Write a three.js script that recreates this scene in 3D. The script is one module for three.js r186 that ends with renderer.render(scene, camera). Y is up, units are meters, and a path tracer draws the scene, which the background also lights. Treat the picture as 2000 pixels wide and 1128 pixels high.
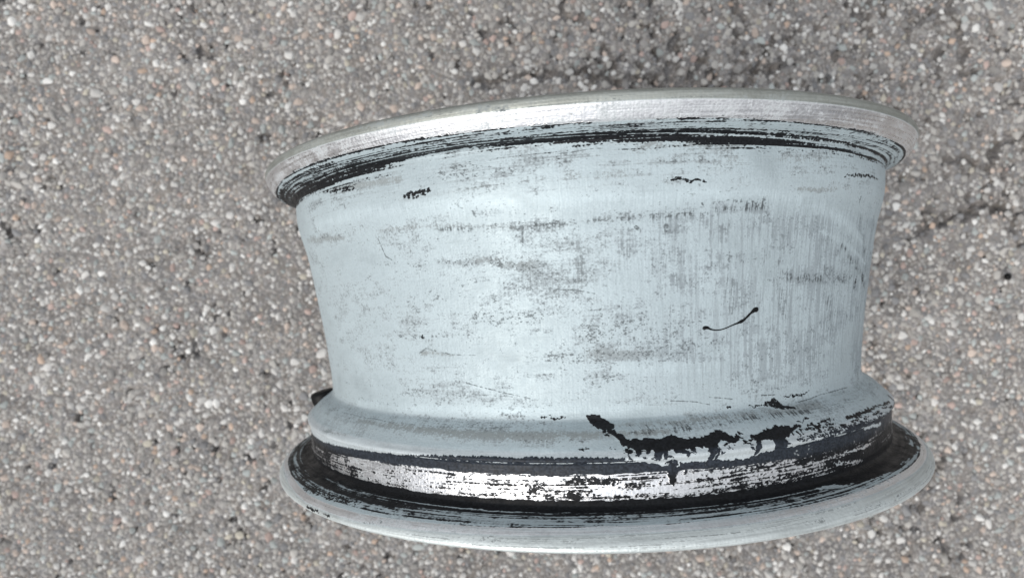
import * as THREE from 'three';
import { mergeGeometries } from 'three/addons/utils/BufferGeometryUtils.js';
import { RoundedBoxGeometry } from 'three/addons/geometries/RoundedBoxGeometry.js';

// ---------------------------------------------------------------- camera, sky, sun, exposure
const scene = new THREE.Scene();
const camera = new THREE.PerspectiveCamera(46.9, 2000 / 1128, 0.02, 60);
camera.position.set(-0.0587, 0.8057, 0);
camera.up.set(0.0483, 0, -0.9988);
camera.lookAt(-0.0587, -0.1943, -0.0012);
camera.focus = 0.35;                       // on the nearest stretch of the barrel
camera.userData.fStop = 8.8;

const EXPOSURE = 1.14, SUN = 1.5;
const sunDir = new THREE.Vector3(-0.50, 0.80, 0.42).normalize();

// thin bright overcast, slightly cool, brighter round the veiled sun
{
  const W = 256, H = 128, d = new Float32Array(W * H * 4), v = new THREE.Vector3();
  for (let j = 0; j < H; j++) for (let i = 0; i < W; i++) {
    const lat = (0.5 - (j + 0.5) / H) * Math.PI * -1, lon = ((i + 0.5) / W - 0.5) * 2 * Math.PI;
    v.set(Math.cos(lat) * Math.cos(lon), Math.sin(lat), Math.cos(lat) * Math.sin(lon));
    const c = Math.max(0, v.dot(sunDir)), up = Math.max(0, v.y);
    const cl = 0.94 + 0.06 * Math.sin(v.x * 7 + 2 * Math.sin(v.z * 5)) * Math.sin(v.z * 6 + 1.3 * v.x);
    const L = (0.25 + 0.52 * up + 0.95 * Math.pow(c, 4)) * cl;
    const k = (j * W + i) * 4;
    d[k] = L * 0.965; d[k + 1] = L * 1.0; d[k + 2] = L * 1.045; d[k + 3] = 1;
    if (v.y < 0) { d[k] = d[k + 1] = d[k + 2] = 0.25; }
  }
  const t = new THREE.DataTexture(d, W, H, THREE.RGBAFormat, THREE.FloatType);
  t.mapping = THREE.EquirectangularReflectionMapping; t.magFilter = t.minFilter = THREE.LinearFilter; t.needsUpdate = true;
  scene.background = t; scene.environment = t;
}
const sun = new THREE.DirectionalLight(0xfff6ea, SUN);
sun.position.copy(sunDir).multiplyScalar(4); sun.target.position.set(0, 0.2, 0);
sun.castShadow = true; sun.shadow.radius = 60; sun.shadow.mapSize.set(2048, 2048);
Object.assign(sun.shadow.camera, { left: -1.5, right: 1.5, top: 1.5, bottom: -1.5, near: 0.5, far: 9 });
scene.add(sun, sun.target);

const renderer = new THREE.WebGLRenderer({ antialias: true });
renderer.setSize(1024, 577);
renderer.toneMapping = THREE.LinearToneMapping;
renderer.toneMappingExposure = EXPOSURE;
renderer.shadowMap.enabled = true;

// ---------------------------------------------------------------- helpers
let seed = 90210;
const rnd = () => { seed = (seed + 0x6D2B79F5) | 0; let t = Math.imul(seed ^ (seed >>> 15), 1 | seed); t = (t + Math.imul(t ^ (t >>> 7), 61 | t)) ^ t; return ((t ^ (t >>> 14)) >>> 0) / 4294967296; };
const HASH = new Float32Array(65536); for (let i = 0; i < 65536; i++) HASH[i] = rnd();
const hs = (i, j) => HASH[(Math.imul(i, 73) + Math.imul(j, 9157) + ((i >> 5) * 311) + ((j >> 4) * 1237)) & 65535];
function vn(x, y) {
  const i = Math.floor(x), j = Math.floor(y); let u = x - i, v = y - j;
  u = u * u * (3 - 2 * u); v = v * v * (3 - 2 * v);
  const a = hs(i, j), b = hs(i + 1, j), c = hs(i, j + 1), d = hs(i + 1, j + 1);
  return a + (b - a) * u + (c - a) * v + (a - b - c + d) * u * v;
}
function fbm(x, y, o) { let s = 0, w = 0.5, t = 0; for (let k = 0; k < o; k++) { s += w * vn(x, y); t += w; x = x * 2.03 + 17.3; y = y * 2.03 + 41.7; w *= 0.52; } return s / t; }
const clamp = (x, a = 0, b = 1) => x < a ? a : x > b ? b : x;
const sm = (a, b, x) => { const t = clamp((x - a) / (b - a)); return t * t * (3 - 2 * t); };
const mix = (a, b, t) => a + (b - a) * t;
const toS = c => 255 * (c <= 0.0031308 ? 12.92 * c : 1.055 * Math.pow(c, 1 / 2.4) - 0.055);
function mesh(name, g, m, parent) { const o = new THREE.Mesh(g, m); o.name = name; o.castShadow = o.receiveShadow = true; parent.add(o); return o; }
function texture(data, W, H, srgb, wrap) {
  const t = new THREE.DataTexture(data, W, H, THREE.RGBAFormat, THREE.UnsignedByteType);
  t.magFilter = THREE.LinearFilter; t.minFilter = THREE.LinearMipmapLinearFilter; t.generateMipmaps = true;
  if (srgb) t.colorSpace = THREE.SRGBColorSpace;
  t.wrapS = t.wrapT = wrap ? THREE.RepeatWrapping : THREE.ClampToEdgeWrapping; t.needsUpdate = true; return t;
}

// ---------------------------------------------------------------- asphalt
const CRACKS = [
  [0.434, -0.044, 0.453, -0.052, 0.472, -0.058, 0.491, -0.066, 0.506, -0.073, 0.54, -0.07, 0.556, -0.066, 0.61, -0.052, 0.68, -0.06],
  [0.556, -0.066, 0.552, -0.044], [0.475, -0.132, 0.506, -0.132, 0.521, -0.12, 0.534, -0.129, 0.538, -0.154, 0.563, -0.152, 0.63, -0.16],
  [-0.018, -0.261, 0.016, -0.256, 0.035, -0.26, 0.071, -0.248, 0.108, -0.249], [0.219, -0.231, 0.226, -0.249, 0.251, -0.25, 0.301, -0.258],
  [0.02, -0.346, 0.016, -0.328, 0.044, -0.326], [-0.428, -0.312, -0.41, -0.302],
  [0.108, -0.249, 0.15, -0.236, 0.219, -0.231], [-0.018, -0.261, -0.09, -0.25]];
function crack(x, z) {
  let best = 1;
  const wx = x + 0.008 * (vn(x * 90, z * 90) - 0.5), wz = z + 0.010 * (vn(x * 90 + 50, z * 90 + 9) - 0.5);
  for (const c of CRACKS) for (let i = 0; i + 3 < c.length; i += 2) {
    const dx = c[i + 2] - c[i], dz = c[i + 3] - c[i + 1];
    const t = clamp(((wx - c[i]) * dx + (wz - c[i + 1]) * dz) / (dx * dx + dz * dz));
    const d = Math.hypot(wx - c[i] - t * dx, wz - c[i + 1] - t * dz); if (d < best) best = d;
  }
  return best;
}
const coarse = (x, z) => fbm(x * 5 + 3, z * 5 + 8, 3);
// share of exposed stone: dense on the left, more binder to the right and beyond the wheel
const density = (x, z) => clamp(0.92 - 0.34 * sm(-0.25, 0.25, x + 0.55 * -z - 0.02) + 1.1 * (coarse(x, z) - 0.5), 0.34, 1);
function height(x, z) {
  let h = 0.0016 * (fbm(x * 30, z * 30, 2) - 0.5) + 0.0016 * (vn(x * 260, z * 260) - 0.5);
  const pit = fbm(x * 110 + 9, z * 80 + 4, 3) + 0.25 * (fbm(x * 9, z * 9, 2) - 0.5) + 0.13 * Math.max(Math.exp(-(((x - 0.1) / 0.16) ** 2) - ((z + 0.262) / 0.045) ** 2), 0.8 * Math.exp(-(((x - 0.5) / 0.08) ** 2) - ((z + 0.09) / 0.05) ** 2), 0.7 * Math.exp(-(((x - 0.42) / 0.2) ** 2) - ((z + 0.3) / 0.05) ** 2));
  h -= 0.008 * sm(0.755, 0.83, pit + 0.035 * sm(0.0, 0.3, x - 0.6 * z));
  if (x > -0.5 && z < 0.1) { const c = crack(x, z); h -= 0.009 * sm(0.0058, 0.0014, c * (0.6 + 0.9 * vn(x * 120, z * 120))); }
  return h;
}
const asphalt = new THREE.Group(); asphalt.name = 'asphalt'; scene.add(asphalt);
asphalt.userData = { kind: 'structure', label: 'weathered grey asphalt with pink and pale stone chippings', category: 'ground' };
{
  const axis = (a, b, step) => {
    const o = []; for (let x = a; x <= b + 1e-9; x += step) o.push(x);
    let s = step, x = b; const hi = []; while (x < 3.2) { s *= 1.22; x += s; hi.push(x); }
    s = step; x = a; const lo = []; while (x > -3.2) { s *= 1.22; x -= s; lo.unshift(x); }
    return [...lo, ...o, ...hi];
  };
  const X = axis(-0.76, 0.72, 0.0024), Z = axis(-0.46, 0.46, 0.0024), nx = X.length, nz = Z.length;
  const P = new Float32Array(nx * nz * 3), U = new Float32Array(nx * nz * 2), I = new Uint32Array((nx - 1) * (nz - 1) * 6);
  for (let j = 0, k = 0; j < nz; j++) for (let i = 0; i < nx; i++, k++) {
    P[k * 3] = X[i]; P[k * 3 + 1] = (Math.abs(X[i] + 0.02) < 0.8 && Math.abs(Z[j]) < 0.5 ? height(X[i], Z[j]) : 0) - 0.0012; P[k * 3 + 2] = Z[j];
    U[k * 2] = X[i] / 0.53; U[k * 2 + 1] = Z[j] / 0.53;
  }
  for (let j = 0, k = 0; j < nz - 1; j++) for (let i = 0; i < nx - 1; i++) {
    const a = j * nx + i; I[k++] = a; I[k++] = a + nx; I[k++] = a + 1; I[k++] = a + 1; I[k++] = a + nx; I[k++] = a + nx + 1;
  }
  const g = new THREE.BufferGeometry();
  g.setAttribute('position', new THREE.BufferAttribute(P, 3)); g.setAttribute('uv', new THREE.BufferAttribute(U, 2)); g.setIndex(new THREE.BufferAttribute(I, 1)); g.computeVertexNormals();
  // sand and dust grit in the binder
  const N = 1024, c = new Uint8Array(N * N * 4), b = new Uint8Array(N * N * 4);
  const wrapN = (x, y, f) => { const p = x / N, q = y / N, s = (a, e) => fbm(a * f + 5, e * f + 11, 2); const wx = sm(0.85, 1, p), wy = sm(0.85, 1, q); return mix(mix(s(p, q), s(p - 1, q), wx), mix(s(p, q - 1), s(p - 1, q - 1), wx), wy); };
  for (let y = 0, k = 0; y < N; y++) for (let x = 0; x < N; x++, k += 4) {
    const a = wrapN(x, y, 260), e = wrapN(x, y, 24), f = wrapN(x, y, 520);
    const grit = sm(0.56, 0.74, a), dark = sm(0.45, 0.25, f);
    let L = 0.195 + 0.12 * (e - 0.5) + 0.17 * grit - 0.075 * dark + 0.05 * (f - 0.5);
    L = Math.max(0.03, L);
    const h = wrapN(x + 31, y + 77, 90) - 0.5;
    c[k] = toS(L * (1.04 + 0.14 * h)); c[k + 1] = toS(L * (0.98 + 0.02 * h)); c[k + 2] = toS(L * (0.945 - 0.12 * h)); c[k + 3] = 255;
    b[k] = b[k + 1] = b[k + 2] = 255 * clamp(0.5 * a + 0.5 * f); b[k + 3] = 255;
  }
  const m = new THREE.MeshStandardMaterial({ map: texture(c, N, N, true, true), bumpMap: texture(b, N, N, false, true), bumpScale: 0.0012, roughness: 0.95 });
  mesh('binder', g, m, asphalt).castShadow = false;
}
// stone chippings: the largest each a part, the others one scatter
{
  const shapes = [];
  for (let q = 0; q < 4; q++) {
    const g = new THREE.IcosahedronGeometry(1, 1), p = g.attributes.position, seen = new Map();
    const planes = []; for (let k = 0; k < 9; k++) planes.push([new THREE.Vector3(rnd() - 0.5, rnd() - 0.5, rnd() - 0.5).normalize(), 0.62 + 0.25 * rnd()]);
    for (let i = 0; i < p.count; i++) {
      const v = new THREE.Vector3().fromBufferAttribute(p, i), key = v.toArray().map(x => x.toFixed(3)).join();
      if (!seen.has(key)) { const w = v.clone().multiplyScalar(0.92 + 0.2 * rnd()); for (const [n, d] of planes) { const e = w.dot(n); if (e > d) w.addScaledVector(n, d - e); } seen.set(key, w); }
      const w = seen.get(key); p.setXYZ(i, w.x, w.y, w.z);
    }
    g.computeVertexNormals(); shapes.push(g);
  }
  const PAL = [[0.40, 0.385, 0.365, 32], [0.29, 0.28, 0.27, 22], [0.54, 0.53, 0.515, 19], [0.65, 0.645, 0.63, 6], [0.22, 0.22, 0.225, 10], [0.50, 0.42, 0.37, 7], [0.47, 0.36, 0.29, 1.4], [0.42, 0.325, 0.295, 4], [0.37, 0.395, 0.39, 9], [0.44, 0.41, 0.35, 4]];
  const tot = PAL.reduce((s, p) => s + p[3], 0);
  const pick = () => { let r = rnd() * tot; for (const p of PAL) { r -= p[3]; if (r < 0) return p; } return PAL[0]; };
  const stones = [], cell = 0.008, gridM = new Map();
  const key = (i, j) => i * 4096 + j;
  const free = (x, z, r) => {
    const i = Math.floor(x / cell) + 2000, j = Math.floor(z / cell) + 2000;
    for (let a = -2; a <= 2; a++) for (let b = -2; b <= 2; b++) { const l = gridM.get(key(i + a, j + b)); if (l) for (const s of l) { const d = (s.x - x) ** 2 + (s.z - z) ** 2, m = (s.r + r) * 0.80; if (d < m * m) return false; } }
    return true;
  };
  const put = (x, z, r) => { const s = { x, z, r }; const k = key(Math.floor(x / cell) + 2000, Math.floor(z / cell) + 2000); if (!gridM.has(k)) gridM.set(k, []); gridM.get(k).push(s); stones.push(s); };
  const X0 = -1.6, X1 = 1.5, Z0 = -1.2, Z1 = 1.2;
  for (const [n, r0, r1] of [[500, 0.0056, 0.0070], [7000, 0.0044, 0.0058], [30000, 0.0034, 0.0046], [110000, 0.0025, 0.0035], [90000, 0.0017, 0.0025], [30000, 0.0011, 0.0016]])
    for (let k = 0; k < n * 2.95; k++) {
      const x = X0 + (X1 - X0) * rnd(), z = Z0 + (Z1 - Z0) * rnd(), r = r0 + (r1 - r0) * rnd() ** 1.6, dn = density(x, z);
      if (rnd() > dn * (r > 0.004 ? 0.75 : 0.95)) continue;
      const h = height(x, z); if (h < -0.0045) continue;
      if (free(x, z, r)) put(x, z, r);
    }
  const mat = new THREE.MeshStandardMaterial({ roughness: 0.82 });
  const rough = new Uint8Array(256 * 256 * 4); for (let i = 0; i < 65536; i++) { const v = 255 * fbm((i % 256) / 14, (i >> 8) / 14, 3); rough[i * 4] = rough[i * 4 + 1] = rough[i * 4 + 2] = v; rough[i * 4 + 3] = 255; }
  const place = (o, s) => {
    const sy = 0.5 + 0.25 * rnd(), st = 0.8 + 0.45 * rnd();
    o.rotation.set((rnd() - 0.5) * 0.5, rnd() * 6.283, (rnd() - 0.5) * 0.5);
    o.scale.set(s.r * st * 1.12, s.r * sy, s.r / st * 1.12);
    o.position.set(s.x, height(s.x, s.z) - 0.0012 - s.r * sy * (0.05 + 0.5 * rnd()), s.z);
    o.updateMatrix();
  };
  const inView = s => s.x > -0.69 && s.x < 0.57 && s.z > -0.38 && s.z < 0.38 && !(s.x > -0.27 && s.x < 0.40 && s.z > -0.21 && s.z < 0.29);
  const big = stones.filter(inView).sort((a, b) => b.r - a.r).slice(0, 300), bigSet = new Set(big);
  const mats = PAL.flatMap(p => [0.85, 1.08].map(k => { const m = mat.clone(); m.color.setRGB(p[0] * k, p[1] * k, p[2] * k); return m; }));
  big.forEach((s, i) => {
    let r = rnd() * tot, pi = 0; for (; pi < PAL.length - 1; pi++) { r -= PAL[pi][3]; if (r < 0) break; }
    const o = mesh(i ? 'stone_' + String(i).padStart(3, '0') : 'stone', shapes[i % 4], mats[pi * 2 + (i & 1)], asphalt); place(o, s);
  });
  const rest = stones.filter(s => !bigSet.has(s));
  const im = new THREE.InstancedMesh(shapes[0], mat, rest.length), d = new THREE.Object3D(), col = new THREE.Color();
  im.name = 'stone_chippings'; im.userData.kind = 'stuff'; im.castShadow = im.receiveShadow = true;
  rest.forEach((s, i) => {
    place(d, s); im.setMatrixAt(i, d.matrix);
    const p = pick(), k = 0.74 + 0.42 * rnd(); col.setRGB(p[0] * k, p[1] * k, p[2] * k); im.setColorAt(i, col);
  });
  asphalt.add(im);
  console.log('stones', stones.length);
}

// ---------------------------------------------------------------- wheel rim
// section of the rim, millimetres: distance along the axle, radius
const PR = [[-93.6, 228], [-93.8, 236], [-93.2, 241], [-92.2, 244.2], [-90.6, 245.8], [-88.6, 246], [-86, 245.4], [-84.3, 244.4], [-81.5, 242.6], [-79, 240.6], [-77.4, 238], [-75.8, 233], [-74.6, 228.6], [-73.4, 226.6], [-71.5, 226.1], [-66, 225.9], [-60, 225.6], [-55, 225.1], [-50.5, 224.3], [-46, 223.1], [-40, 221.4], [-33, 219.5], [-20, 217], [-5, 214.5], [10, 212.1], [23, 210.1], [36, 208.4], [48, 207], [58, 206], [65, 205.6], [69.6, 205.7], [71.6, 206.5], [73.6, 209.2], [76, 212.8], [78.6, 216], [82, 219.3], [85, 222.4], [86.8, 224.2], [88.1, 224.7], [89.2, 224.3], [90.2, 223.5], [91.2, 223], [93, 222.9], [100, 222.7], [107, 222.8], [110.5, 222.7], [112, 223.1], [113.2, 225], [114.2, 229], [115.3, 234], [116.7, 238.4], [118.6, 241.5], [121, 244], [123.4, 245.6], [125.4, 246], [126.9, 245.2], [127.9, 242.6], [128.3, 238], [128.2, 230]];
const prof = [];                            // {z, r, s, nz, nr}
{
  const n = 8;
  for (let i = 0; i < PR.length - 1; i++) for (let k = 0; k < n; k++) {
    const p0 = PR[Math.max(i - 1, 0)], p1 = PR[i], p2 = PR[i + 1], p3 = PR[Math.min(i + 2, PR.length - 1)], t = k / n;
    const f = c => 0.5 * (2 * p1[c] + (p2[c] - p0[c]) * t + (2 * p0[c] - 5 * p1[c] + 4 * p2[c] - p3[c]) * t * t + (3 * p1[c] - p0[c] - 3 * p2[c] + p3[c]) * t ** 3);
    prof.push({ z: f(0), r: f(1) });
  }
  prof.push({ z: PR.at(-1)[0], r: PR.at(-1)[1] });
  let s = 0; prof.forEach((p, i) => { if (i) s += Math.hypot(p.z - prof[i - 1].z, p.r - prof[i - 1].r); p.s = s; });
  prof.forEach((p, i) => { const a = prof[Math.max(i - 1, 0)], b = prof[Math.min(i + 1, prof.length - 1)], dz = b.z - a.z, dr = b.r - a.r, l = Math.hypot(dz, dr); p.nz = -dr / l; p.nr = dz / l; });
}
const SLEN = prof.at(-1).s, TH0 = -96, MM = 220 * Math.PI / 180;   // texture spans half a turn and is mirrored round the back

// strokes of residue, stain, scratches, pale smears and painted sheen on the metal: kind, strength, then (mm round, mm across, mm wide) points
const MARKS = [
[3,0.9,-186.2,54.9,2.52,-153.1,55.9,3.57,-120.7,56.9,3.95],
[0,0.6,-191.7,54.4,1.59,-158,56.5,2.1],
[0,0.69,-119.1,66.7,2.82,-110.7,66.2,3.63,-103.3,65.1,2.76],
[1,0.9,-107.1,58.6,8.31,-82.4,58.3,9.14,-54.8,59,6.82],
[1,0.7,-91,55.1,3.26,-73.6,55,3.73],
[3,0.5,-122.4,68.5,1.7,-66.2,66.3,2.12],
[1,0.6,-47,58.4,5.22,-26.6,58.2,4.13],
[0,0.65,22.4,68.9,1.29,29,68.3,1.81,34.4,69.7,1.56,42,70.1,1.04],
[3,0.6,8.7,51.8,3.08,48.3,51.3,4.17,78.1,53.5,4.28],
[1,0.9,3.6,53.4,2.57,21.4,54,2.06],
[1,0.9,18.6,59.8,2.06,39.7,59.5,2.6],
[1,1,71.7,55.5,2.13,93.4,55.1,2.18],
[3,0.5,53.7,59.6,2.62,114.9,57.9,3.36],
[1,0.7,106.6,61.1,2.77,123.9,61.8,2.84],
[4,0.8,-8.8,52.2,0.51,-36.4,52.8,0.52],
[4,0.4,-83.2,66.7,0.81,-44.8,65.6,0.52],
[0,0.65,139.5,65.2,0.87,165.7,62.9,1.22,191.5,63.1,1.28],
[3,0.8,100.5,73.9,1.66,117.1,74.2,2.26,136,72.6,2.32],
[4,1,164.9,76,1.22,164.3,78.8,0.92],
[3,0.45,0.7,65.5,4.12,-29.4,64.9,4.14,-66.2,66.3,3.18],
[2,1,-99.4,86.8,3.9,-57.8,87.9,4.81,-30.9,88.6,5.27,-4.7,88.5,6.28,21.8,87.1,6.82,49.8,85.8,6.9],
[1,0.9,-86.8,87.3,3.84,-57.8,88.2,4.28,-17.8,88.9,5.25,30,86,6.31],
[2,1.3,48,83.1,9.53,61.4,82.8,10.69,77.3,82.3,9.75],
[1,0.8,47.8,81.2,5.29,77,80.7,5.41],
[3,0.6,46.9,86.2,2.12,81.4,86.1,2.18],
[3,0.7,62.4,91.4,3.76,75.3,91,4.89,89.2,91.1,3.31],
[1,0.6,78.3,88.3,4.36,92.7,89.7,3.32],
[4,0.9,6.6,92.8,2.1,8.2,94.4,2.1],
[4,0.8,22,92.9,2.63,22,95,2.11],
[4,0.9,40.8,81.9,1.05,42,83.2,0.79],
[4,0.8,-78.7,78.6,1.08,-77.9,80.9,1.35],
[4,0.7,-52.3,88.3,1.07,-52.8,99,0.8],
[3,0.45,-142.9,82.9,2.95,-102.2,84.3,3.35,-57.9,89.2,3.21],
[3,0.7,-245.7,80.3,3.56,-200.3,83.1,5.22,-179.8,84.4,2.52],
[1,0.9,-212.6,81.6,6.68,-185.7,83.5,5.08],
[4,0.8,-145.6,87.8,0.59,-142.7,99.2,0.89,-137.4,102,0.59],
[4,0.7,-156.1,79.1,0.6,-155.8,82.9,0.6],
[1,0.5,-174.9,86.8,4.37,-121.8,93.6,3.45],
[1,1,-156.3,102.3,3.04,-134,103.7,2.94],
[1,0.7,-124.2,104.3,4.64,-80.3,106.1,5.5],
[1,1,-71.3,106.1,7.09,-48.8,111.4,9.68],
[3,0.6,-80.2,105,5.5,-51.4,108.6,8.07],
[1,0.8,-43.7,117.2,2.69,-16.3,119.3,2.13],
[4,0.9,-37.1,122.9,0.54,-16.6,125.5,0.53],
[2,0.8,-20.8,98.2,10.56,-24.4,116.8,10.66],
[2,0.9,-13,101.3,7.92,-11.9,109.3,7.94],
[2,0.55,0.4,99.3,13.16,-0.3,134.2,13.38],
[2,0.6,27.6,103.1,18.56,28.1,146.5,16.22],
[2,0.8,56.9,101.5,18.84,62.2,142.9,19.25],
[2,0.85,90.6,102.2,19.43,99,145,19.95],
[2,0.9,130.2,105.4,17.54,145.4,154,18.22],
[2,0.9,170.4,86.6,9.29,227.9,145.8,10.44],
[2,0.6,114.4,169.6,14.61,182.1,172.9,16.14],
[2,0.9,57.3,109.6,7.03,77,110.2,7.14],
[2,1.1,100.6,122.1,8.49,159.8,125.3,10.47],
[1,0.8,57.3,109.6,8.11,80.6,111.7,8.28],
[1,0.9,85.1,121.6,7.23,167.5,124,9.35],
[3,0.5,44.4,93.1,5.32,123.4,96.7,6.93],
[3,0.5,100.8,123.6,6.8,160,126.3,7.4],
[0,0.52,177.3,130.5,2.86,179.6,125.8,3.82],
[0,0.43,196.8,124.5,2.95,196.7,129.4,1.97],
[1,0.95,-84.2,136.4,8.39,-48.1,138.1,9.25],
[1,1.1,-28.1,135.1,2.15,-3.1,133.5,2.14],
[1,0.85,-23.1,146.8,16.2,7.9,145.5,21.52,43.2,147.4,16.33],
[1,0.9,-41,160.1,10.92,7.6,159.2,16.22,52.9,156.3,10.98],
[3,0.5,-20.8,158,8.13,46.6,161.5,7.12],
[1,0.9,-133.1,146,3.57,-105.9,146.1,2.87],
[1,0.35,-181.3,134.9,19.2,-91.5,119,16.79],
[1,0.6,-47.7,171.1,8.25,-7.2,172.4,10.86],
[3,0.5,22.1,162.8,4.34,66.2,157.7,4.44],
[1,0.4,-192.3,144.9,9.8,-167.1,128.6,9.36],
[1,1,-141.8,146,4.22,-129.2,147.5,4.15],
[0,0.69,-124.1,146.3,1.47,-122.5,146.6,1.76],
[3,0.9,-125.9,156.5,2.96,-114.8,155.8,3.5,-103.3,157.6,1.72],
[4,0.7,-127.6,156.5,0.89,-122.2,153.8,0.88,-103.9,157,0.86,-86.9,157.9,0.42],
[4,0.9,-95.5,173.4,0.86,-85.5,175.3,0.85,-71.3,178.9,0.56,-55.9,181.2,0.42],
[4,0.6,-91,179.7,0.43,-66.7,180.9,0.56],
[1,0.8,-139.5,179.9,7.27,-122.1,177.6,7.09],
[3,0.7,85,178,3.97,107.9,177.8,4.07],
[1,0.8,63.3,179.6,2.78,81.3,179.7,2.83],
[1,0.45,-197,178.7,3.98,-98.9,172.5,4.02],
[1,0.6,-226.6,179.4,2.79,-182.3,178.3,2.59],
[1,0.7,-199.4,188.3,2.66,-150.1,188.2,2.46],
[0,0.6,-50.5,191.8,1.11,-43,191.9,1.93,-37.7,192.2,1.1],
[1,0.9,-75.3,190.3,2.81,-61.1,191.3,2.78],
[4,0.6,-223.4,200.3,0.69,-143.8,200.5,0.75,-78.4,199.2,0.56,-66.3,198.1,0.55],
[3,0.9,-183.8,203.2,3.2,-109.6,204,6.28,-64.9,204.3,6.54,-23,204.5,5.32],
[1,0.8,-64.3,207.5,2.71,-25.8,207.6,2.12],
[3,0.8,-218.7,217,1.68,-182.4,214.7,1.58],
[0,0.69,-28.6,212.6,1.31,-24.7,212.4,1.31],
[0,0.6,-11.7,212.2,1.04,-9.4,212.6,1.04],
[0,1,-21.7,192.5,3.38,-18.1,194.6,6.91,-14.4,198.4,6.84,-11,198.6,3.34],
[0,0.69,-16.7,199.8,1.61,-13.3,204.2,2.66],
[0,1,-11.8,200.8,2.62,-8.2,205.1,2.94,-3.5,209.9,4.62,1.5,211.1,6.65,13.3,211.8,6.98,19.4,211.1,8.71,28,212.1,5.3,37.2,212,6.69,45.3,209.2,6.07,50.9,211.7,5.37,55.4,212.8,1.92],
[0,1,1.7,211.7,2.9,-0.1,217.5,1.69],
[0,1,10.9,212.9,5.95,10.2,218.9,3.2],
[0,1,15.6,213.2,3.91,14.8,218.9,2.19],
[0,1,39.1,212.2,4.64,37.3,225,2.56],
[0,1,5.9,211.9,2.22,5.5,216.1,1.36],
[0,1,41.5,213.4,2.58,40.9,222.7,1.54],
[0,1,64.7,212.7,3.32,73.7,212.7,6.16,83.2,211.8,8.36,91,211,2.35],
[0,1,78.9,213.4,6.89,77.5,224,5.44],
[0,1,66.6,214.3,3.32,63.1,222.7,1.91],
[0,1,82.6,214,2.66,81.5,224,1.95],
[0,0.77,86.7,193,2.27,92.3,193.1,5.72,98.2,196,2.86,104.7,197.9,1.72],
[0,0.77,74,192.9,0.84,88.2,193.2,1.14],
[0,0.69,59.4,191.8,1.39,60.8,191.4,1.67],
[4,1,84.3,187.1,0.85,95,188.2,0.57],
[0,0.69,101.2,190.3,0.87,114.9,190.3,1.17,125,190,0.89],
[4,0.9,112.9,194.7,0.58,135.5,192.7,0.9,175.3,193.8,0.64],
[4,0.9,24.7,185.7,0.55,40.1,187.3,0.55,48,189.5,0.55],
[4,0.9,48.2,185.6,0.55,63.1,188,0.56],
[2,1.5,-1.3,203.8,3.72,26.6,203.5,5.34,54.9,200.8,5.45,82.1,200.8,5.57,112.9,202.4,4.03],
[0,0.69,2.1,200.5,0.8,5.6,205.2,0.79],
[0,0.52,98.4,208.5,0.84,106.5,206.3,1.13],
[0,0.77,232.9,214.5,4.16,230.6,217.8,4.82],
[0,1,139.5,212.1,2.06,162.9,211.8,2.44,175.7,212.5,1.25],
[0,0.77,177.9,211.7,0.94,215.8,215.3,1.68],
[4,0.9,170.6,212.2,0.93,171.4,216.4,0.92],
[0,0.69,118.7,212.5,1.42,125,213.3,1.44],
[1,0.7,110.9,196.4,4.06,154.9,200.6,4.29],
[1,0.9,146.4,213.1,3.56,200.6,218.7,3.9],
[0,0.65,-177,238.7,9.35,-174.5,244.8,10.52],
[0,0.47,-185.3,232.3,6.33,-180.5,236.2,5.02],
[4,0.8,-90.9,229.9,1.37,-95.3,241.7,1.65],
[0,0.77,-33.2,237.4,3.65,-31.2,238.4,4.17],
[0,0.6,-54.3,236.1,2.64,-47.5,232,3.68],
[0,0.69,-31.8,229.6,3.65,-11.4,231,4.15],
[0,0.77,17.2,223.4,5.71,17.4,232.6,3.63],
[5,1,14.3,220.4,3.1,38.5,221.4,3.13,58.9,223.3,2.65],
[5,1,-4.7,218.1,3.09,19.8,223.6,2.6],
[0,0.77,41.4,225.4,3.67,58.8,226,3.18,81.1,225.6,4.33],
[5,0.8,152.9,221.7,2.39,179.7,224.5,1.88],
[5,0.7,124.9,231.6,1.43,160.8,233.3,1.51],
[0,1,159.5,242.7,18.13,217.5,248.6,20.05],
[0,1,117.9,247.4,8.42,172.1,250.7,12.2],
[0,0.77,91.5,230.4,5.47,130.1,228.2,6.92],
[5,0.42,119.6,236.7,2.55,152.5,240.1,2.09],
[5,1,192.9,253.1,4.43,213.4,256.1,4.6],
[5,1,134.5,252.1,2.28,155.4,254.2,2.35],
[5,0.9,99.5,249,2.73,117.8,250.6,3.34],
[0,0.77,254.4,254.5,7.16,231.2,258.7,3.4],
[0,0.52,-206.3,261,5.14,-170,259.4,4.79,-152,258.7,2.9],
[0,0.52,-260.6,250.8,3.64,-222.2,255.3,4.68],
[3,0.8,-167.7,250.1,1.82,-153.4,249.9,1.77],
[0,0.77,-193.1,271.4,0.93,-185.4,271,1.22,-178.3,271.1,0.9],
[0,0.6,-172.9,270.8,0.89,-168.8,270.8,0.88],
[1,0.9,-71.8,268,3.53,-62.2,268.2,3.49],
[1,0.7,-139.8,268.8,2.23,-128.4,266.8,2.19],
[4,0.8,-5.6,267.1,0.49,14.1,267.4,0.49,41.7,267.8,0.49],
[1,1,72.7,268.1,1.51,84.2,268.5,1.53],
[1,0.8,111.2,269,2.65,123.4,269.1,2.71],
[4,0.9,138.9,268.2,1.11,143.1,267.5,0.84],
[3,0.5,-36.2,268.2,1.96,-18.8,268.6,1.94],
[3,1,-64,20.5,3.49,-52.5,21.3,3.45],
[1,0.8,-64,20.5,3.49,-52.5,21.3,3.45],
[3,0.7,-129.2,19.3,2.18,-87.6,19.5,2.05],
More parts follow.
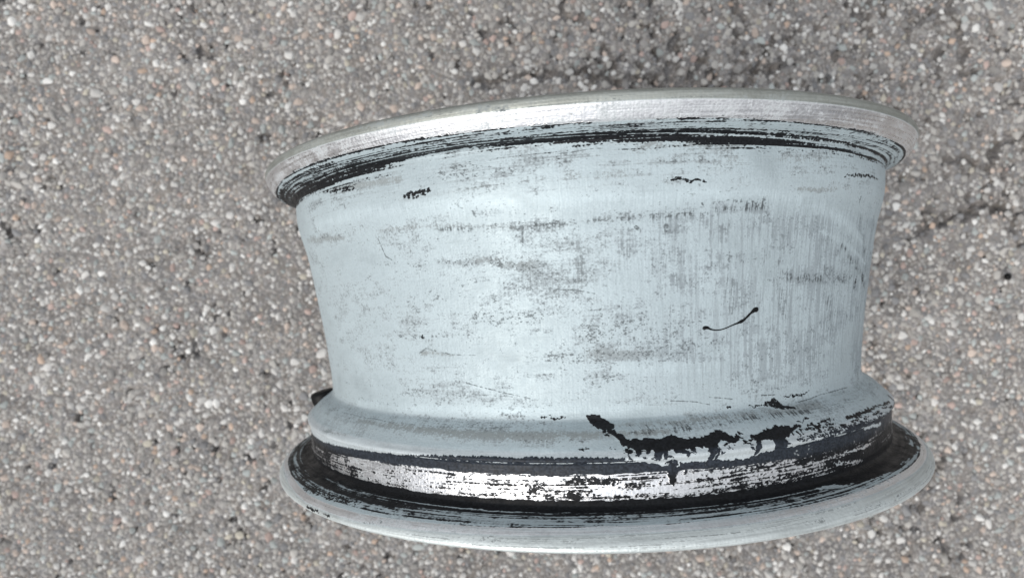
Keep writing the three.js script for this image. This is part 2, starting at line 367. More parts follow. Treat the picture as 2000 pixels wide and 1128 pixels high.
[3,0.5,48.7,22.3,2.95,72,21.5,3.02],
[1,0.7,-27,21.8,0.97,-3.3,22.4,0.97],
[4,0.6,-24.7,27.4,0.98,-23.8,27.7,0.98],
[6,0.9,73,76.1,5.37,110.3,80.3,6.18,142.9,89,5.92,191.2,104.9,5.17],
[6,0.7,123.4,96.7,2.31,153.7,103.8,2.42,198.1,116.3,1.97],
[6,0.6,-17.4,78.6,5.2,21.5,78.7,5.73,73.1,76.9,5.37],  // sheen painted along the upper bend, continued by the next stroke
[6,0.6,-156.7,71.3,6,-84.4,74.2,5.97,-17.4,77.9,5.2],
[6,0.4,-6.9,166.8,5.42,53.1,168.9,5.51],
[4,0.7464916812407231,-2.8,199.9,0.48,-1.7,202.5,0.3],
[4,0.9401357054487425,-0.5,198.6,0.76,1.1,202.4,0.3],
[4,0.7830047930324351,1,202.5,0.55,2.2,205.3,0.3],
[4,0.9782426894284182,3.8,198.8,0.38,4.8,201.5,0.3],
[4,0.758030685405772,5.2,202.4,0.69,7.2,207.2,0.3],
[4,0.9563945073974042,8,199.3,0.66,9.7,203.8,0.3],
[4,0.9015104369549419,9.4,202.4,0.59,10.3,204.8,0.3],
[4,0.726803862179617,12.1,200,0.52,13.1,202.9,0.3],
[4,0.7900737218719973,13.6,202.3,0.56,15.6,207.3,0.3],
[4,0.9544132264670904,15.9,202,0.74,17.4,206.1,0.3],
[4,0.829312905187992,18.8,199.5,0.59,19.9,203.3,0.3],
[4,0.7129715407216745,21.7,197.3,0.71,22.6,200.9,0.3],
[4,0.8603865384638266,24.2,196.5,0.42,25.4,201.3,0.3],
[4,0.7586720482999946,25.6,198.9,0.81,26.5,202.5,0.3],
[4,0.7828914504879049,28,198.4,0.61,28.7,201.5,0.3],
[4,0.8675586950750176,30.5,197.9,0.44,31.6,203.1,0.3],
[4,0.7686608320716294,31.5,201,0.3,32.1,203.6,0.3],
[4,0.7993200986115203,34.1,200.1,0.4,35.1,204.5,0.3],
[4,0.9091875644384555,37.9,196.5,0.3,38.7,200.7,0.3],
[4,0.9879602774838854,38.4,200.6,0.67,39.7,206.2,0.3],
[4,0.9325718305675446,43.2,195.4,0.8,43.7,198.9,0.3],
[4,0.9453783402094758,44.5,197.6,0.61,45.4,203.5,0.3],
[4,0.7409312879667744,47.3,196.8,0.52,47.7,199.9,0.3],
[4,0.7028189399018694,49.5,197.3,0.46,50.2,203.3,0.3],
[4,0.8088172800776032,53,195.2,0.71,53.3,198.3,0.3],
[4,0.8271857557815234,54.7,196.6,0.82,54.9,199.4,0.3],
[4,0.7506010813911292,57.6,196.1,0.31,57.7,198.7,0.3],
[4,0.8472002847105229,58.4,198.8,0.3,58.6,201.7,0.3],
[4,0.8587724759271161,62.5,196.2,0.34,62.8,202.5,0.3],
[4,0.8433285889069126,63.1,199.3,0.82,63.3,203.2,0.3],
[4,0.8263662884611683,67.8,196.1,0.3,67.8,200.2,0.3],
[4,0.8495739158713298,70.4,196.2,0.74,70.3,202.1,0.3],
[4,0.7624196479595801,74,194.9,0.42,74,198.3,0.3],
[4,0.7153821175344858,75.9,196.1,0.36,75.6,202,0.3],
[4,0.8208886197866988,75.5,200.2,0.83,75.5,204.6,0.3],
[4,0.9234178856920523,78.3,200,0.72,78.3,204.8,0.3],
[4,0.9621418682611842,83,197.7,0.4,82.7,200.5,0.3],
[4,0.8970726999742442,83.8,200.1,0.47,83.7,205.9,0.3],
[4,0.8584071678263798,87.1,199.6,0.74,86.8,204.4,0.3],
[4,0.9768399888102304,90.8,198.8,0.43,90.2,203.9,0.3],
[4,0.9885321452346317,92,200.7,0.83,91.7,203.3,0.3],
[4,0.7382898362729406,96.6,199.1,0.79,96.1,201.7,0.3],
[4,0.7501796842094944,97.8,201,0.32,97.3,205.8,0.3],
[4,0.9782442839230052,102.8,199.2,0.71,101.9,203.8,0.3],
[4,0.7039330831393801,108.6,196.9,0.82,107.9,199.4,0.3],
[4,0.9348909192854566,107.5,200.9,0.75,106.9,203.7,0.3],
[4,0.8,103.1,203.4,0.43,109.7,203.2,0.3],
[4,0.8,111.4,199.1,0.43,118.3,199.8,0.3],
[4,0.8,110.1,203.4,0.43,117.7,204,0.3],
[4,0.8,116.4,201.1,0.43,118.9,201.5,0.3],
[4,0.8,119.7,201.5,0.44,126.8,201.4,0.3],
[4,0.8,123.6,201.6,0.44,127.6,201.7,0.3],
[4,0.8,126.3,202.6,0.44,132.3,203.7,0.3],
[4,0.8,129.8,203,0.44,138.4,204.5,0.3],
[4,0.8,136.8,201.4,0.45,144,201.4,0.3],
[4,0.8,143.9,200.1,0.45,149.7,200.4,0.3],
[4,0.8,141.8,204.1,0.45,145.6,204.7,0.3],
[4,0.8,150.1,202.3,0.45,161.8,203.9,0.31],
[4,0.8,157.5,201.5,0.46,170.6,202.9,0.31],
[4,0.8,168.2,199.8,0.47,180.9,202.3,0.32],
[4,0.8,170.6,201.6,0.47,184.4,203.8,0.32],
[4,0.8,169.9,204.7,0.47,178,204.9,0.32],
[0,1,20.5,214.8,3.9,25.3,216.4,2.55],
[0,1,29.8,212.6,3.25,29.4,216.8,1.87],
[0,0.77,90.4,211.2,2.76,97.6,210.3,1.39],
[0,0.69,-4.2,214.4,1.56,-3,220.1,1.29],
[0,0.65,90.7,217.9,2.72,134.6,217,3.47,214,223.7,4.67],
[6,1,-199.7,191,4.66,-100.6,188.7,5.19,-36.9,188.1,4.94,6.8,188.5,3.81],  // painted highlight round the foot of the barrel
[6,1,-209.8,73.3,6.62,-156.7,71.3,7.2,-84.4,74.2,7.05,-17.3,76.8,6.76,48.8,76.2,5.79],  // painted highlight round the upper bend
[6,1.2,-206.6,218.6,3.94,-141.2,215.5,3.52,-92.4,213.7,3.85,-10.6,214.1,3.64,41.9,215.6,3.15,92.5,215.6,2.74],  // painted highlight on the shoulder edge
[3,1.2,-151.5,202.2,4.26,-95.8,204.1,6.74,-36.7,204.2,6.96,18,204.1,4.26],
[3,0.8,-8.7,198,5.39,50.4,197.5,6.57,126.6,199.4,5.89],
[0,0.69,10.7,214.7,0.96,12.5,216.4,0.48],
[0,0.69,-6.2,214.4,0.92,-4.1,214.9,0.46],
[0,0.69,42,216.4,1.63,43.2,217.7,0.81],
[0,0.69,58.7,214.8,1.43,61.4,215.1,0.72],
[0,0.69,40.1,216.7,1.66,42.8,217.7,0.83],
[0,1,7.8,211.4,2.51,9.3,212.4,1.52],
[0,0.69,1.3,215.3,0.75,4.5,215.6,0.37],
[0,0.69,27.5,218,1.32,28.2,218.2,0.66],
[0,0.69,11.8,211.5,0.92,12.6,210.7,0.46],
[0,1,86.4,211.5,2.69,88.9,213.7,1.62],
[0,1,55.9,210.6,2.86,58.2,212.7,1.69],
[0,0.69,62.1,213.9,1.43,64.8,215.1,0.72],
[0,1,23.1,216.3,2.21,26.1,217.6,1.36],
[0,0.69,16.9,212.1,0.95,18.9,214,0.47],
[0,1,35.2,210.8,1.7,37.4,210.1,1.12],
[0,0.69,47.8,217.2,1.43,50.3,217.5,0.72],
[0,0.69,58.5,214.4,1.83,61.6,216.5,0.91],
[0,0.69,24.5,214.8,0.64,25.9,214.6,0.32],
[0,1,93.4,213.8,1.69,93.9,215.7,1.12],
[0,1,80.7,212,2.46,82.2,214,1.5],
[0,1,47,215.1,1.27,48.8,214.7,0.9],
[0,0.69,107.5,215,0.96,111,216.7,0.48],
[0,0.69,60.1,218.8,1.48,62.8,220.1,0.74],
[0,0.69,51.3,212.6,1.2,51.7,214.1,0.6],
[0,0.69,-0.1,214.9,0.85,1.4,215.9,0.42],
[0,0.69,25.1,218.6,1.02,27.1,218.1,0.51],
[0,1,-4.7,213.4,1.46,-1.8,214.9,0.99],
[0,0.69,50.8,213.9,1.16,54,213.8,0.58],
[0,0.69,110.7,212.4,1.88,111.7,214.2,0.94],
[0,1,57.4,208.3,1.42,59.4,210.1,0.98],
[0,0.69,60,216.7,0.58,62.9,216.8,0.3],
[0,1,64.7,211.6,1.77,68,212.8,1.16],
[0,0.69,82.4,217.8,1.73,85.2,219.1,0.87],
[0,0.69,49.2,210.8,1.85,51.3,210.4,0.92],
[0,0.69,45.8,211.1,0.86,47.4,210.5,0.43],
[0,0.69,96.8,212.6,1.52,96.4,214.5,0.76],
[0,0.69,43.8,219.3,1.34,46.5,218.9,0.67],
[0,0.69,-3,212,1.15,-2.1,212.2,0.57],
[0,0.69,73.6,214.4,1.06,77,214,0.53],
[0,0.69,107.8,211.8,1.62,112.3,212.5,0.81],
[0,0.69,80,212.7,0.78,79.7,214.2,0.39],
[0,0.69,21.9,210.9,1.52,23.5,211.8,0.76],
[0,1,26.2,212.5,2.08,26.8,212.4,1.3],
[0,0.69,98,212.2,0.74,102.4,212.2,0.37],
[0,0.69,9.8,214.3,1.73,12,216,0.86],
[0,1,4.7,213.5,1.77,6.3,215.4,1.14],
[0,0.69,17.7,214.1,1.79,19,214.8,0.89],
[0,0.69,96.6,212.5,0.66,101.1,212.8,0.33],
[0,1,-3.7,212.1,1.55,-3.1,212.2,1.04],
[0,1,108.6,212.2,2.4,109.2,214.4,1.48],
[0,0.69,13.7,219.2,1.4,17.3,218.8,0.7],
[0,1,69.8,211.8,2.41,73.8,211.7,1.48],
[0,0.69,8,209.3,1.24,9.4,210.5,0.62],
[0,1,75.2,213.9,1.31,76.6,213.8,0.93],
[0,0.69,52.3,215.4,0.98,53.6,216.6,0.49],
[0,1,11.8,216.5,1.78,15.3,216.4,1.15],
[0,1,12.2,215,2.78,14.4,214.3,1.65],
[0,0.69,72.9,209.7,1.08,74,210,0.54],
[0,0.69,29.7,213,0.56,32.3,214.3,0.3],
[0,0.69,4.9,212.9,0.91,6.9,214.6,0.45],
[0,0.73,160.7,213,0.64,168.9,213.1,0.33],
[0,0.73,103.4,214,0.95,107.6,213.9,0.48],
[0,0.73,149.1,213,0.85,155.4,212.9,0.43],
[0,0.73,133.5,217,0.95,138.5,216.8,0.48],
[0,0.73,141.9,211.2,1.13,150.5,212.2,0.57],
[0,0.73,128.8,215.4,1.43,136.9,216.4,0.72],
[0,0.73,153.4,215.9,1.49,158,215.2,0.75],
[0,0.73,171.8,218.6,1.82,185.7,220.1,0.94],
[0,0.73,112,214.8,0.64,117.4,214.2,0.32],
[0,0.73,111.9,210.8,1.54,120,210.7,0.78],
[0,0.73,116.3,212.6,1.16,118.8,212,0.58],
[0,0.73,176.7,215,1.3,182.1,215,0.66],
[0,0.73,189.2,215,1.09,207.7,217.1,0.56],
[0,0.73,169.7,215.4,2.04,181.9,217.6,1.04],
[0,0.73,91.1,217.6,0.94,95.3,217.4,0.47],
[0,0.73,103,210.9,1.44,107.9,210.6,0.73],
[0,0.73,160.4,210.8,0.71,167.1,211.5,0.36],
[0,0.73,101.9,212.9,1.03,105.6,212.4,0.52],
[0,0.73,104.8,210.9,1.46,108,209.8,0.73],
[0,0.73,105.8,212.9,1.15,109.5,212.7,0.58],
[0,0.73,170,211.1,1.43,178.7,212.2,0.73],
[0,0.73,146.8,213.8,1.56,154.1,214,0.79],
[0,0.73,139.7,214.5,0.87,149.5,215.1,0.44],
[0,0.73,156.4,215.3,1.1,162,215.6,0.56],
[0,0.73,118.3,211.7,1.02,122,211.3,0.51],
[0,0.73,119.2,210.3,1.02,127.2,210.2,0.52],
[0,0.73,117.5,214.5,1.75,120.4,214.6,0.88],
[0,0.73,202.5,217.6,2.07,210.8,217.9,1.05],
[0,0.73,141.2,212.5,0.92,146.9,211.8,0.46],
[2,1.1,147.5,105.4,12,209.5,131.4,10.07],
[2,0.8,22,95,10.54,82.4,93.8,13.71]
];

function rimMaterial() {
  const W = 2048, H = 2048, da = 180 * MM / W, ds = SLEN / H, A0 = TH0 * MM;
  const buf = [0, 1, 2, 3, 4, 5, 6].map(() => new Float32Array(W * H));
  for (const mk of MARKS) {
    const [kind, st, ...q] = mk, B = buf[kind];
    const soft = kind === 1 || kind === 2 || kind === 3 || kind === 6;
    for (let i = 0; i + 5 < q.length; i += 3) {
      const [ax, sx, wx, bx, tx, vx] = q.slice(i, i + 6), R = Math.max(wx, vx) * (soft ? 1.1 : 0.5) + 3;
      const i0 = Math.max(0, Math.floor((Math.min(ax, bx) - R - A0) / da)), i1 = Math.min(W - 1, Math.ceil((Math.max(ax, bx) + R - A0) / da));
      const j0 = Math.max(0, Math.floor((Math.min(sx, tx) - R) / ds)), j1 = Math.min(H - 1, Math.ceil((Math.max(sx, tx) + R) / ds));
      const dx = bx - ax, dy = tx - sx, L2 = dx * dx + dy * dy + 1e-9;
      for (let j = j0; j <= j1; j++) for (let k = i0; k <= i1; k++) {
        let a = A0 + k * da, s = j * ds; const a_ = a, s_ = s;
        if (kind === 0 || kind === 5) { a += 3.4 * (fbm(a_ / 3, s_ / 3, 3) - 0.5); s += 3.2 * (fbm(a_ / 2.0 + 40, s_ / 2.6 + 7, 4) - 0.5); }
        else if (kind === 4) { a += 1.4 * (vn(a_ / 14, s_ / 9) - 0.5); s += 1.4 * (vn(a_ / 14 + 9, s_ / 9) - 0.5); }
        const t = clamp(((a - ax) * dx + (s - sx) * dy) / L2), d = Math.hypot(a - ax - t * dx, s - sx - t * dy), w = 0.5 * (wx + (vx - wx) * t);
        let v;
        if (soft) v = st * Math.exp(-1.3 * (d / (w + 0.4)) ** 2); else v = st * sm(0.28, -0.28, d - w);
        const n = j * W + k; if (v > B[n]) B[n] = v;
      }
    }
  }
  const [bK, bS, bB, bT, bC, bE, bSmearSheen] = buf;
  const C = new Uint8Array(W * H * 4), M = new Uint8Array(W * H * 4), Bu = new Uint8Array(W * H * 4);
  // where the residue's borders run round the rim: degrees, mm across
  const pl = tab => { const o = new Float32Array(W); for (let i = 0; i < W; i++) { const t = (A0 + (i + 0.5) * da) / MM; let k = 0; while (k < tab.length / 2 - 2 && t > tab[2 * k + 2]) k++; o[i] = mix(tab[2 * k + 1], tab[2 * k + 3], clamp((t - tab[2 * k]) / (tab[2 * k + 2] - tab[2 * k]))); } return o; };
  const tMetal = pl([-67, 33.5, -50, 30.8, -40, 30.6, -30, 30.6, -19, 31.2, -10, 31.6, -2, 32.4, 11, 32, 21, 33.3, 35, 34.7, 52, 35]);
  const tGroove = pl([-70, 45.5, -51, 46.3, -38, 43.6, -28, 41.4, -20, 40.8, -14, 42, -2, 43.9, 5, 44.5, 16, 46.2, 30, 47.4, 45, 48.6]);
  const tEdge = pl([-68, 226.8, -61, 226.2, -57, 225.6, -47, 223.4, -36, 220.8, -28, 218.4, -20, 217.2, -4, 217.4, 2, 219, 6, 223.2, 15, 223.2, 24, 220.8, 35, 217.8, 52, 218.6]);
  const tSeat = pl([-60, 233, -56, 232, -46, 229.2, -37, 227.2, -24, 227.7, 0, 227.7, 11, 228.1, 18, 228.7, 40, 230]);
  const tLip = pl([-65, 262, -51, 266, -38, 266, -29, 264.3, -19, 262.6, -5, 260.4, 8, 260.8, 23, 260.2, 40, 259.6, 54, 260.6]);
  const wipeZ = s => sm(74, 92, s) * sm(192, 172, s);
  const line = (s, c, w) => Math.exp(-(((s - c) / w) ** 2));
  for (let j = 0; j < H; j++) {
    const s = (j + 0.5) * ds;
    for (let i = 0; i < W; i++) {
      const n = j * W + i, a = A0 + (i + 0.5) * da, t = a / MM;
      // grains
      const rag = fbm(a / 5, s / 4, 3) - 0.5, fine = vn(a / 0.9 + 7, s / 0.8) - 0.5;
      const circ = fbm(a / 34, s / 0.75 + 0.02 * a, 3) - 0.5, axial = fbm(a / 0.75 + 0.02 * s, s / 10, 3) - 0.5;
      const blotch = fbm(a / 42 + 3, s / 20, 3) - 0.5, spk = fbm(a / 1.15 + 20, s / 0.9, 3) - 0.5;
      const s0 = s; const mE = tMetal[i], gC = tGroove[i];
      const sw = (s < 52 ? 33.5 + (s - mE) * 11 / (gC - mE) : s) + 2.4 * rag + 1.6 * spk + 0.8 * axial;
      const mid = fbm(a / 9 + 60, s / 5, 3) - 0.5, grit = fbm(a / 0.7 + 3, s / 0.55, 2) - 0.5;
      // black rubber and lacquer left in the bead areas
      let k = -1;
      if (s0 > 27 && s0 < 54) { const s = 33.5 + (s0 - mE) * 11 / (gC - mE);                 // far flange and its groove
        const right = sm(14, 40, t), left = sm(-20, -50, t);
        k = -0.55 + 0.62 * line(s, 34.0, 0.7) + 0.46 * line(sw, 36.6, 1.0) + 0.50 * line(sw, 38.8, 0.9) + 0.55 * line(sw, 41.0, 0.8)
          + (1 - 0.72 * right) * 1.05 * (sm(41.6, 42.8, sw) - sm(48.2, 50.0, sw)) + right * (0.75 * line(s, 43.6, 0.9) + 0.6 * line(s, 47.2, 0.8))
          + left * 0.25 * line(s, 40, 3) + 0.34 * line(s, 50.2, 2.2) + sm(46, 54, t) * 0.6 * line(s, 34, 1.2) + 0.5 * sm(32, 33.5, s) * sm(60, 70, -t);
        k += -0.9 * line(s, 45.0 + 0.004 * a, 0.45) * sm(-0.2, 0.2, mid + 0.2) + 1.5 * circ + 0.5 * rag + 0.55 * fine + 0.5 * spk;
        k *= 1; if (s < 32.6) k = -1;
      } else if (s > 52 && s < 72) {
        k = -0.50 + 1.0 * circ + 0.5 * mid + 0.5 * spk + 0.3 * blotch - 0.15 * sm(58, 70, s);
      } else if (s > 213 && s < 262) {
        const R1 = sm(3, 9, t), R2 = sm(22, 36, t), L1 = sm(-46, -56, t);
        const edge = tEdge[i], sv = tSeat[i], s = s0 - (tLip[i] - 260) * sm(247, 257, s0);
        const fr = 2.2 * axial + 1.2 * rag;
        const dk = sm(edge - 0.8, edge + 0.8, s + fr) * sm(sv + 0.6, sv - 1.0, s + 1.8 * rag);     // charcoal strip on the hump
        const seat = sm(sv - 1.2, sv + 0.2, s + 1.8 * rag) * sm(241.8, 239.6, s + 1.4 * rag);
        const groove = sm(239.4, 241.2, s + 1.5 * rag) * sm(248.4, 246.8, s + 1.5 * rag);
        const face = sm(246.5, 248, s) * sm(260.5, 259, s);
        const kd = 0.55 - 0.95 * line(s, 220.7, 0.55) * sm(-0.15, 0.25, mid + spk) + 0.35 * fine - 0.25 * R1 + 0.5 * rag * R1;
        const ks = mix(mix(-0.18, -0.04, R1), 0.34, R2) + 0.38 * L1 + 1.1 * circ + 0.6 * mid + 0.35 * rag + 0.9 * spk + 0.4 * grit;
        const kf = -0.20 + 0.55 * line(s, 249.5, 1.2) + 0.30 * line(s, 252.6, 0.7) + 0.26 * line(s, 256.2, 0.6) + 0.20 * line(s, 258.8, 0.5) + 0.34 * R2 * sm(256, 250, s) + 0.30 * L1 + 1.0 * circ + 0.5 * rag + 0.3 * fine;
        k = -0.8 + dk * (kd + 0.8) * (1 - seat) + seat * (ks + 0.8) + groove * 1.5 * (1 - seat) + face * (kf + 0.8) * (1 - groove);
      }
      const er = sm(0.25, 0.6, bE[n] * (0.9 + 0.9 * spk));
      if (k > -1) k -= 1.6 * er;
      let K = sm(-0.10, 0.13, k);
      K = Math.max(K, sm(0.40, 0.56, bK[n] * (1 + 0.5 * rag) + (bK[n] > 0.02 ? (1.04 - bK[n]) * (3.2 * spk + 1.8 * circ + 1.2 * grit + 1.0 * axial) : 0)));
      // specks, brush strokes, scratches: thin residue, mostly see-through
      const S1 = sm(0.10, 0.30, spk + 0.24 * bS[n] - 0.17 + 0.35 * grit + 0.35 * mid) * sm(0.03, 0.4, bS[n]);
      const B1 = sm(0.0, 0.28, axial + 0.15 * bB[n] - 0.05 + 0.25 * spk + 0.3 * mid) * clamp(bB[n]) * sm(-0.22, 0.12, mid + 0.5 * rag);
      const B2 = sm(0.15, 0.22, axial + 0.11 * bB[n] + 0.45 * spk) * sm(0.5, 1.1, bB[n]) * sm(-0.16, 0.06, mid + 0.6 * rag);
      const dots = sm(0.20, 0.40, spk + 0.25 * blotch + 0.45 * mid + 0.2 * grit) * sm(50, 56, s) * sm(214, 200, s);
      const rt = sm(-8, 22, t) * wipeZ(s);
      const str = sm(-0.10, 0.30, 1.2 * (fbm(a / 1.3 - 0.035 * s, s / 24, 3) - 0.5) + 0.3 * axial + 0.45 * blotch + 0.2 * mid) * rt;
      const wipe = sm(72, 90, s) * sm(192, 170, s);
      // base coat
      let L = 1 + 0.40 * blotch + 0.22 * mid + 0.14 * grit + 0.05 * fine + 0.42 * wipe * axial * (0.25 + 0.75 * sm(-12, 20, t)) + 0.10 * circ;
      const lip = sm(23.6, 22.2, s) + sm(tLip[i] + 2.5, tLip[i] + 4.5, s);
      L *= 1 + 0.10 * clamp(bSmearSheen[n] * (0.6 + 2 * axial));  // lightens wiped smears, and paints reflected light along bend, barrel foot and shoulder edge
      let r = 0.475 * L, g = 0.555 * L, b = 0.59 * L;
      const lo = sm(100, 200, s); L *= 1 + 0.5 * circ * lip; r = mix(r, mix(0.36, 0.68, lo) * L, lip); g = mix(g, mix(0.375, 0.73, lo) * L, lip); b = mix(b, mix(0.35, 0.73, lo) * L, lip);
      // soft grey-brown film, thinned on pale smears and where sheen is painted
      const T = clamp(bT[n] * sm(-0.22, 0.3, 0.8 * mid + 0.7 * spk + 0.5 * grit + 0.5 * axial + 0.3 * (bT[n] - 0.4)) * 1.15) * 0.85 + (0.95 * sm(-0.08, 0.58, 0.6 * blotch + 0.6 * mid + 0.45 * spk + 0.55 * grit + 0.35 * circ + (0.75 * axial + 0.06) * rt + 0.35 * axial + 0.16 * bS[n] + 0.12 * bB[n] + 0.2 * bT[n] - 0.5 * bSmearSheen[n]) + 0.80 * str + 0.20 * sm(-0.14, 0.24, 0.9 * blotch + 0.8 * mid + 0.35 * grit + 0.25 * circ) * (1 - 0.5 * rt) + 0.5 * sm(-0.15, 0.25, circ + 0.5 * spk + 0.4 * mid) * (sm(33, 35, s) * sm(52, 46, s) + sm(246, 248, s) * sm(260, 258, s)) + 0.35 * sm(0.0, 0.25, circ + 0.5 * mid + 0.3 * spk) * sm(48, 51, s) * sm(72, 64, s)) * (1 - 0.6 * lip) * (1 - 0.6 * clamp(bSmearSheen[n]));
      const TT = clamp(T) * 0.85; const cool = clamp(rt + 0.75 - 0.5 * bT[n]); r = mix(r, mix(0.25, 0.265, cool), TT); g = mix(g, mix(0.265, 0.305, cool), TT); b = mix(b, mix(0.26, 0.33, cool), TT);
      // bare turned metal
      let me = sm(22.6, 23.4, s) * sm(mE + 0.7, mE - 0.1, s) + 0.3 * sm(213.0, 215.5, s) * sm(227.5, 226.5, s) + 0.95 * sm(226.5, 227.5, s) * sm(242, 240, s) + 0.85 * sm(tLip[i] - 1.6, tLip[i] - 0.8, s) * sm(tLip[i] + 3.6, tLip[i] + 2.6, s);
      me = Math.max(me * clamp(1 - 0.7 * T), 0);
      const gm = 0.84 * (1 + (s < 50 ? 0.2 : 0.5) * circ + 0.12 * fine + 0.15 * grit + 0.2 * mid);
      r = mix(r, gm, me); g = mix(g, gm * 1.0, me); b = mix(b, gm * 1.02, me);
      const q = Math.max(0.58 * S1, 0.34 * B1, 0.85 * B2, 0.45 * lip * sm(0.17, 0.26, circ + 0.3 * spk), 0.42 * dots, 0.9 * clamp(bC[n] * sm(-0.25, 0.12, spk + 0.5 * mid + 0.3 * (bC[n] - 0.6))));
      r = mix(r, 0.060, q); g = mix(g, 0.068, q); b = mix(b, 0.072, q);
      const ch = sm(215, 217, s) * sm(231, 226, s);
      r = mix(r, mix(0.010, 0.026, ch) * (1 + fine), K); g = mix(g, mix(0.011, 0.032, ch) * (1 + fine), K); b = mix(b, mix(0.013, 0.042, ch) * (1 + fine), K);
      const o = n * 4;
      C[o] = toS(clamp(r)); C[o + 1] = toS(clamp(g)); C[o + 2] = toS(clamp(b)); C[o + 3] = 255;
      let ro = 0.52 + 0.16 * rag + 0.14 * axial + 0.1 * grit; ro = mix(ro, 0.33 + 0.25 * circ + 0.1 * fine, me); ro = mix(ro, 0.42 + 0.3 * rag, K); ro += 0.15 * q + 0.15 * T;
      M[o] = 0; M[o + 1] = 255 * clamp(ro, 0.15, 1); M[o + 2] = 255 * clamp(Math.max(me, (0.2 + 0.5 * lip) * clamp(1 - T)) * (1 - K) * (1 - q)); M[o + 3] = 255;
      const hB = 0.35 + 0.38 * K + 0.12 * q + 0.10 * fine + 0.16 * circ * (me > 0.5 ? 1 : 0.3) + 0.12 * axial + 0.1 * rag;
      Bu[o] = Bu[o + 1] = Bu[o + 2] = 255 * clamp(hB); Bu[o + 3] = 255;
    }
  }
  const mt = texture(M, W, H, false);
  return new THREE.MeshPhysicalMaterial({ map: texture(C, W, H, true), roughnessMap: mt, metalnessMap: mt, roughness: 1, metalness: 1, bumpMap: texture(Bu, W, H, false), bumpScale: 0.0008, specularIntensity: 0.35 });
}

const rim = new THREE.Group(); rim.name = 'wheel_rim'; rim.position.set(0, 0.246, 0); scene.add(rim);
rim.userData = { label: 'bare silver car wheel rim with black rubber residue, standing on its tread on asphalt', category: 'wheel rim' };
const SEG = 400;
function band(name, s0, s1, mat) {
  let rows = prof.filter(p => p.s >= s0 - 1e-6 && p.s <= s1 + 1e-6);
  const P = [], N = [], U = [], I = [];
  for (const p of rows) for (let k = 0; k <= SEG; k++) {
    const th = (TH0 + 360 * k / SEG) * Math.PI / 180, f = k / SEG * 2;
    P.push(p.r / 1000 * Math.sin(th), p.r / 1000 * Math.cos(th), p.z / 1000);
    N.push(p.nr * Math.sin(th), p.nr * Math.cos(th), p.nz);
    U.push(f <= 1 ? f : 2 - f, p.s / SLEN);
  }
  const w = SEG + 1;
  for (let j = 0; j < rows.length - 1; j++) for (let k = 0; k < SEG; k++) { const q = j * w + k; I.push(q, q + w, q + 1, q + 1, q + w, q + w + 1); }
  const g = new THREE.BufferGeometry();
  g.setAttribute('position', new THREE.Float32BufferAttribute(P, 3)); g.setAttribute('normal', new THREE.Float32BufferAttribute(N, 3)); g.setAttribute('uv', new THREE.Float32BufferAttribute(U, 2)); g.setIndex(I);
  return mesh(name, g, mat, rim);
}
const near = v => prof.reduce((b, p) => Math.abs(p.s - v) < Math.abs(b - v) ? p.s : b, 0);
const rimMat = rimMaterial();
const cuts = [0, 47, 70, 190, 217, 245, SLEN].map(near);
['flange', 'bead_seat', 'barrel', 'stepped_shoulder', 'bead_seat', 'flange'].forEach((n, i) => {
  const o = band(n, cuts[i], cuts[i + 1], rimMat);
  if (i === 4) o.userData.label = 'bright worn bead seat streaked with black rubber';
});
const steel = new THREE.MeshStandardMaterial({ color: 0x9aa0a4, roughness: 0.45, metalness: 0.6 });
{ // inside of the rim, closing the section
  const q = [[128.2, 230], [126, 224], [120, 217], [100, 216], [88, 215], [80, 208], [72, 200.5], [60, 199.5], [20, 203], [-20, 209], [-50, 217], [-72, 219], [-84, 221], [-91, 224], [-93.6, 228]];
  const g = new THREE.LatheGeometry(q.map(([z, r]) => new THREE.Vector2(r / 1000, z / 1000)), 200); g.rotateX(Math.PI / 2);
  mesh('inner_wall', g, steel, rim);
  const hub = new THREE.LatheGeometry([[0.032, 0.07], [0.07, 0.07], [0.078, 0.074], [0.078, 0.1], [0.07, 0.106], [0.034, 0.106], [0.032, 0.1], [0.032, 0.07]].map(p => new THREE.Vector2(...p)), 72); hub.rotateX(Math.PI / 2);
  mesh('hub', hub, steel, rim);
  const sp = new RoundedBoxGeometry(0.046, 0.146, 0.022, 3, 0.006); sp.translate(0, 0.143, 0.092);
  for (let k = 0; k < 5; k++) mesh('spoke', sp, steel, rim).rotation.z = k * Math.PI * 0.4 + 0.3;
}
const rubber = new THREE.MeshPhysicalMaterial({ color: 0x08080a, roughness: 0.5, specularIntensity: 0.45 });
{ // base of the snap-in valve, seated on the sloping shoulder
  const g = new THREE.LatheGeometry([[0, -0.004], [0.0085, -0.004], [0.0095, 0.001], [0.0098, 0.0055], [0.0092, 0.0078], [0.0075, 0.0086], [0.003, 0.0088], [0.0028, 0.0075], [0, 0.0075]].map(p => new THREE.Vector2(...p)), 40);
  const th = -81 * Math.PI / 180, n = new THREE.Vector3(0.22 * Math.sin(th), 0.22 * Math.cos(th), -0.975);
  const v = mesh('valve_stem', g, rubber, rim); v.userData.label = 'black rubber valve stem base';
  v.position.set(0.2132 * Math.sin(th), 0.2132 * Math.cos(th), 0.0808); v.quaternion.setFromUnitVectors(new THREE.Vector3(0, 1, 0), n);
}
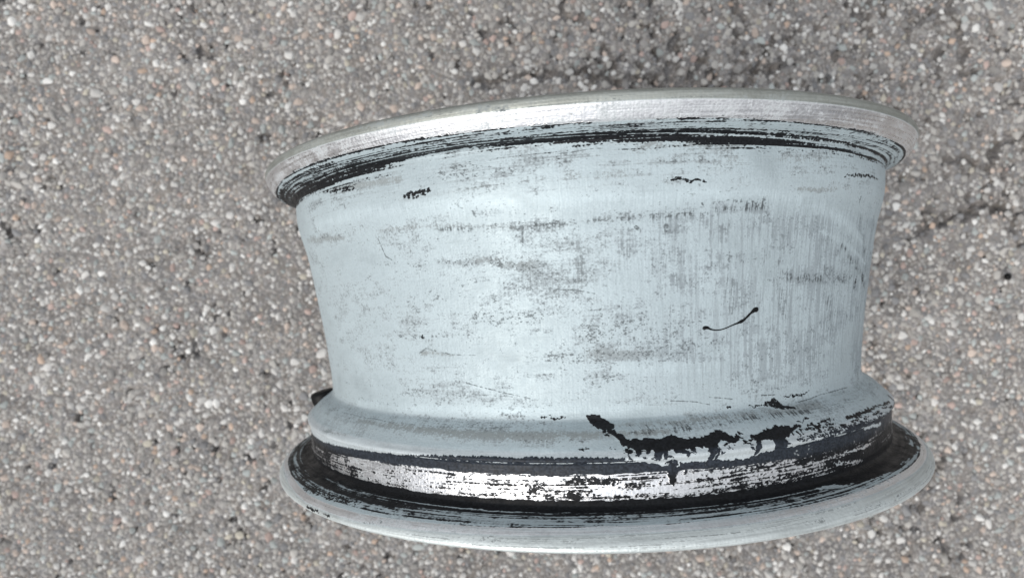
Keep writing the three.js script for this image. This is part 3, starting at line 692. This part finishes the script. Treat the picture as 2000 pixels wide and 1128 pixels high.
{ // hardened drip of sealant on the barrel: degrees, mm along the axle, mm radius of the strand
  const q = [[11.40, 25.7, 0.75], [11.75, 25.2, 1.0], [12.15, 25.2, 0.85], [12.6, 26.0, 0.45], [13.3, 26.7, 0.32], [14.1, 26.85, 0.30], [15.0, 26.3, 0.30], [15.85, 25.3, 0.30], [16.7, 24.3, 0.36], [17.3, 23.7, 0.55], [17.7, 23.2, 0.95], [18.15, 22.5, 0.7], [18.6, 21.3, 0.5], [19.0, 20.1, 0.65], [19.4, 18.9, 0.6], [19.7, 18.1, 0.85], [20.1, 17.3, 1.35], [20.5, 17.2, 1.4], [20.75, 17.5, 0.9]];
  const at = ([d, z]) => { let k = 0; while (prof[k + 1].z < z || prof[k + 1].s < 60) k++; const r = (prof[k].r) / 1000 + 0.0001, a = d * Math.PI / 180; return new THREE.Vector3(r * Math.sin(a), r * Math.cos(a), z / 1000); };
  const c = new THREE.CatmullRomCurve3(q.map(at)), NS = 110, g = new THREE.TubeGeometry(c, NS, 1, 10), p = g.attributes.position;
  for (let i = 0; i <= NS; i++) {
    const u = i / NS, o = c.getPointAt(u), t = c.getUtoTmapping(u) * (q.length - 1), k = Math.min(q.length - 2, Math.floor(t)), f = t - k;
    let w = mix(q[k][2], q[k + 1][2], f * f * (3 - 2 * f)) / 1000; w *= Math.sqrt(clamp(Math.min(u, 1 - u) * 40, 0.02, 1));
    const out = new THREE.Vector3(o.x, o.y, 0).normalize();
    for (let m = 0; m <= 10; m++) { const v = new THREE.Vector3().fromBufferAttribute(p, i * 11 + m).sub(o).multiplyScalar(w); const e = v.dot(out); v.addScaledVector(out, -0.45 * e).add(o); p.setXYZ(i * 11 + m, v.x, v.y, v.z); }
  }
  g.computeVertexNormals();
  mesh('sealant_drip', g, rubber, rim).userData.label = 'black hardened drip of sealant';
}

// ---------------------------------------------------------------- loose bits on the ground
{
  const g = new THREE.IcosahedronGeometry(0.0042, 3), p = g.attributes.position;
  for (let i = 0; i < p.count; i++) { const x = p.getX(i), y = p.getY(i), z = p.getZ(i), k = 1 + 0.14 * (vn(x * 500 + 5 + y * 300, z * 500 + 9) - 0.5); p.setXYZ(i, x * k, y * k * 0.85, z * k); }
  g.computeVertexNormals();
  const o = mesh('pebble', g, rubber, scene); o.position.set(0.539, 0.0036 + height(0.539, 0.013), 0.013);
  o.userData = { label: 'small round black pebble on the asphalt right of the wheel rim', category: 'pebble' };
}
renderer.render(scene, camera);
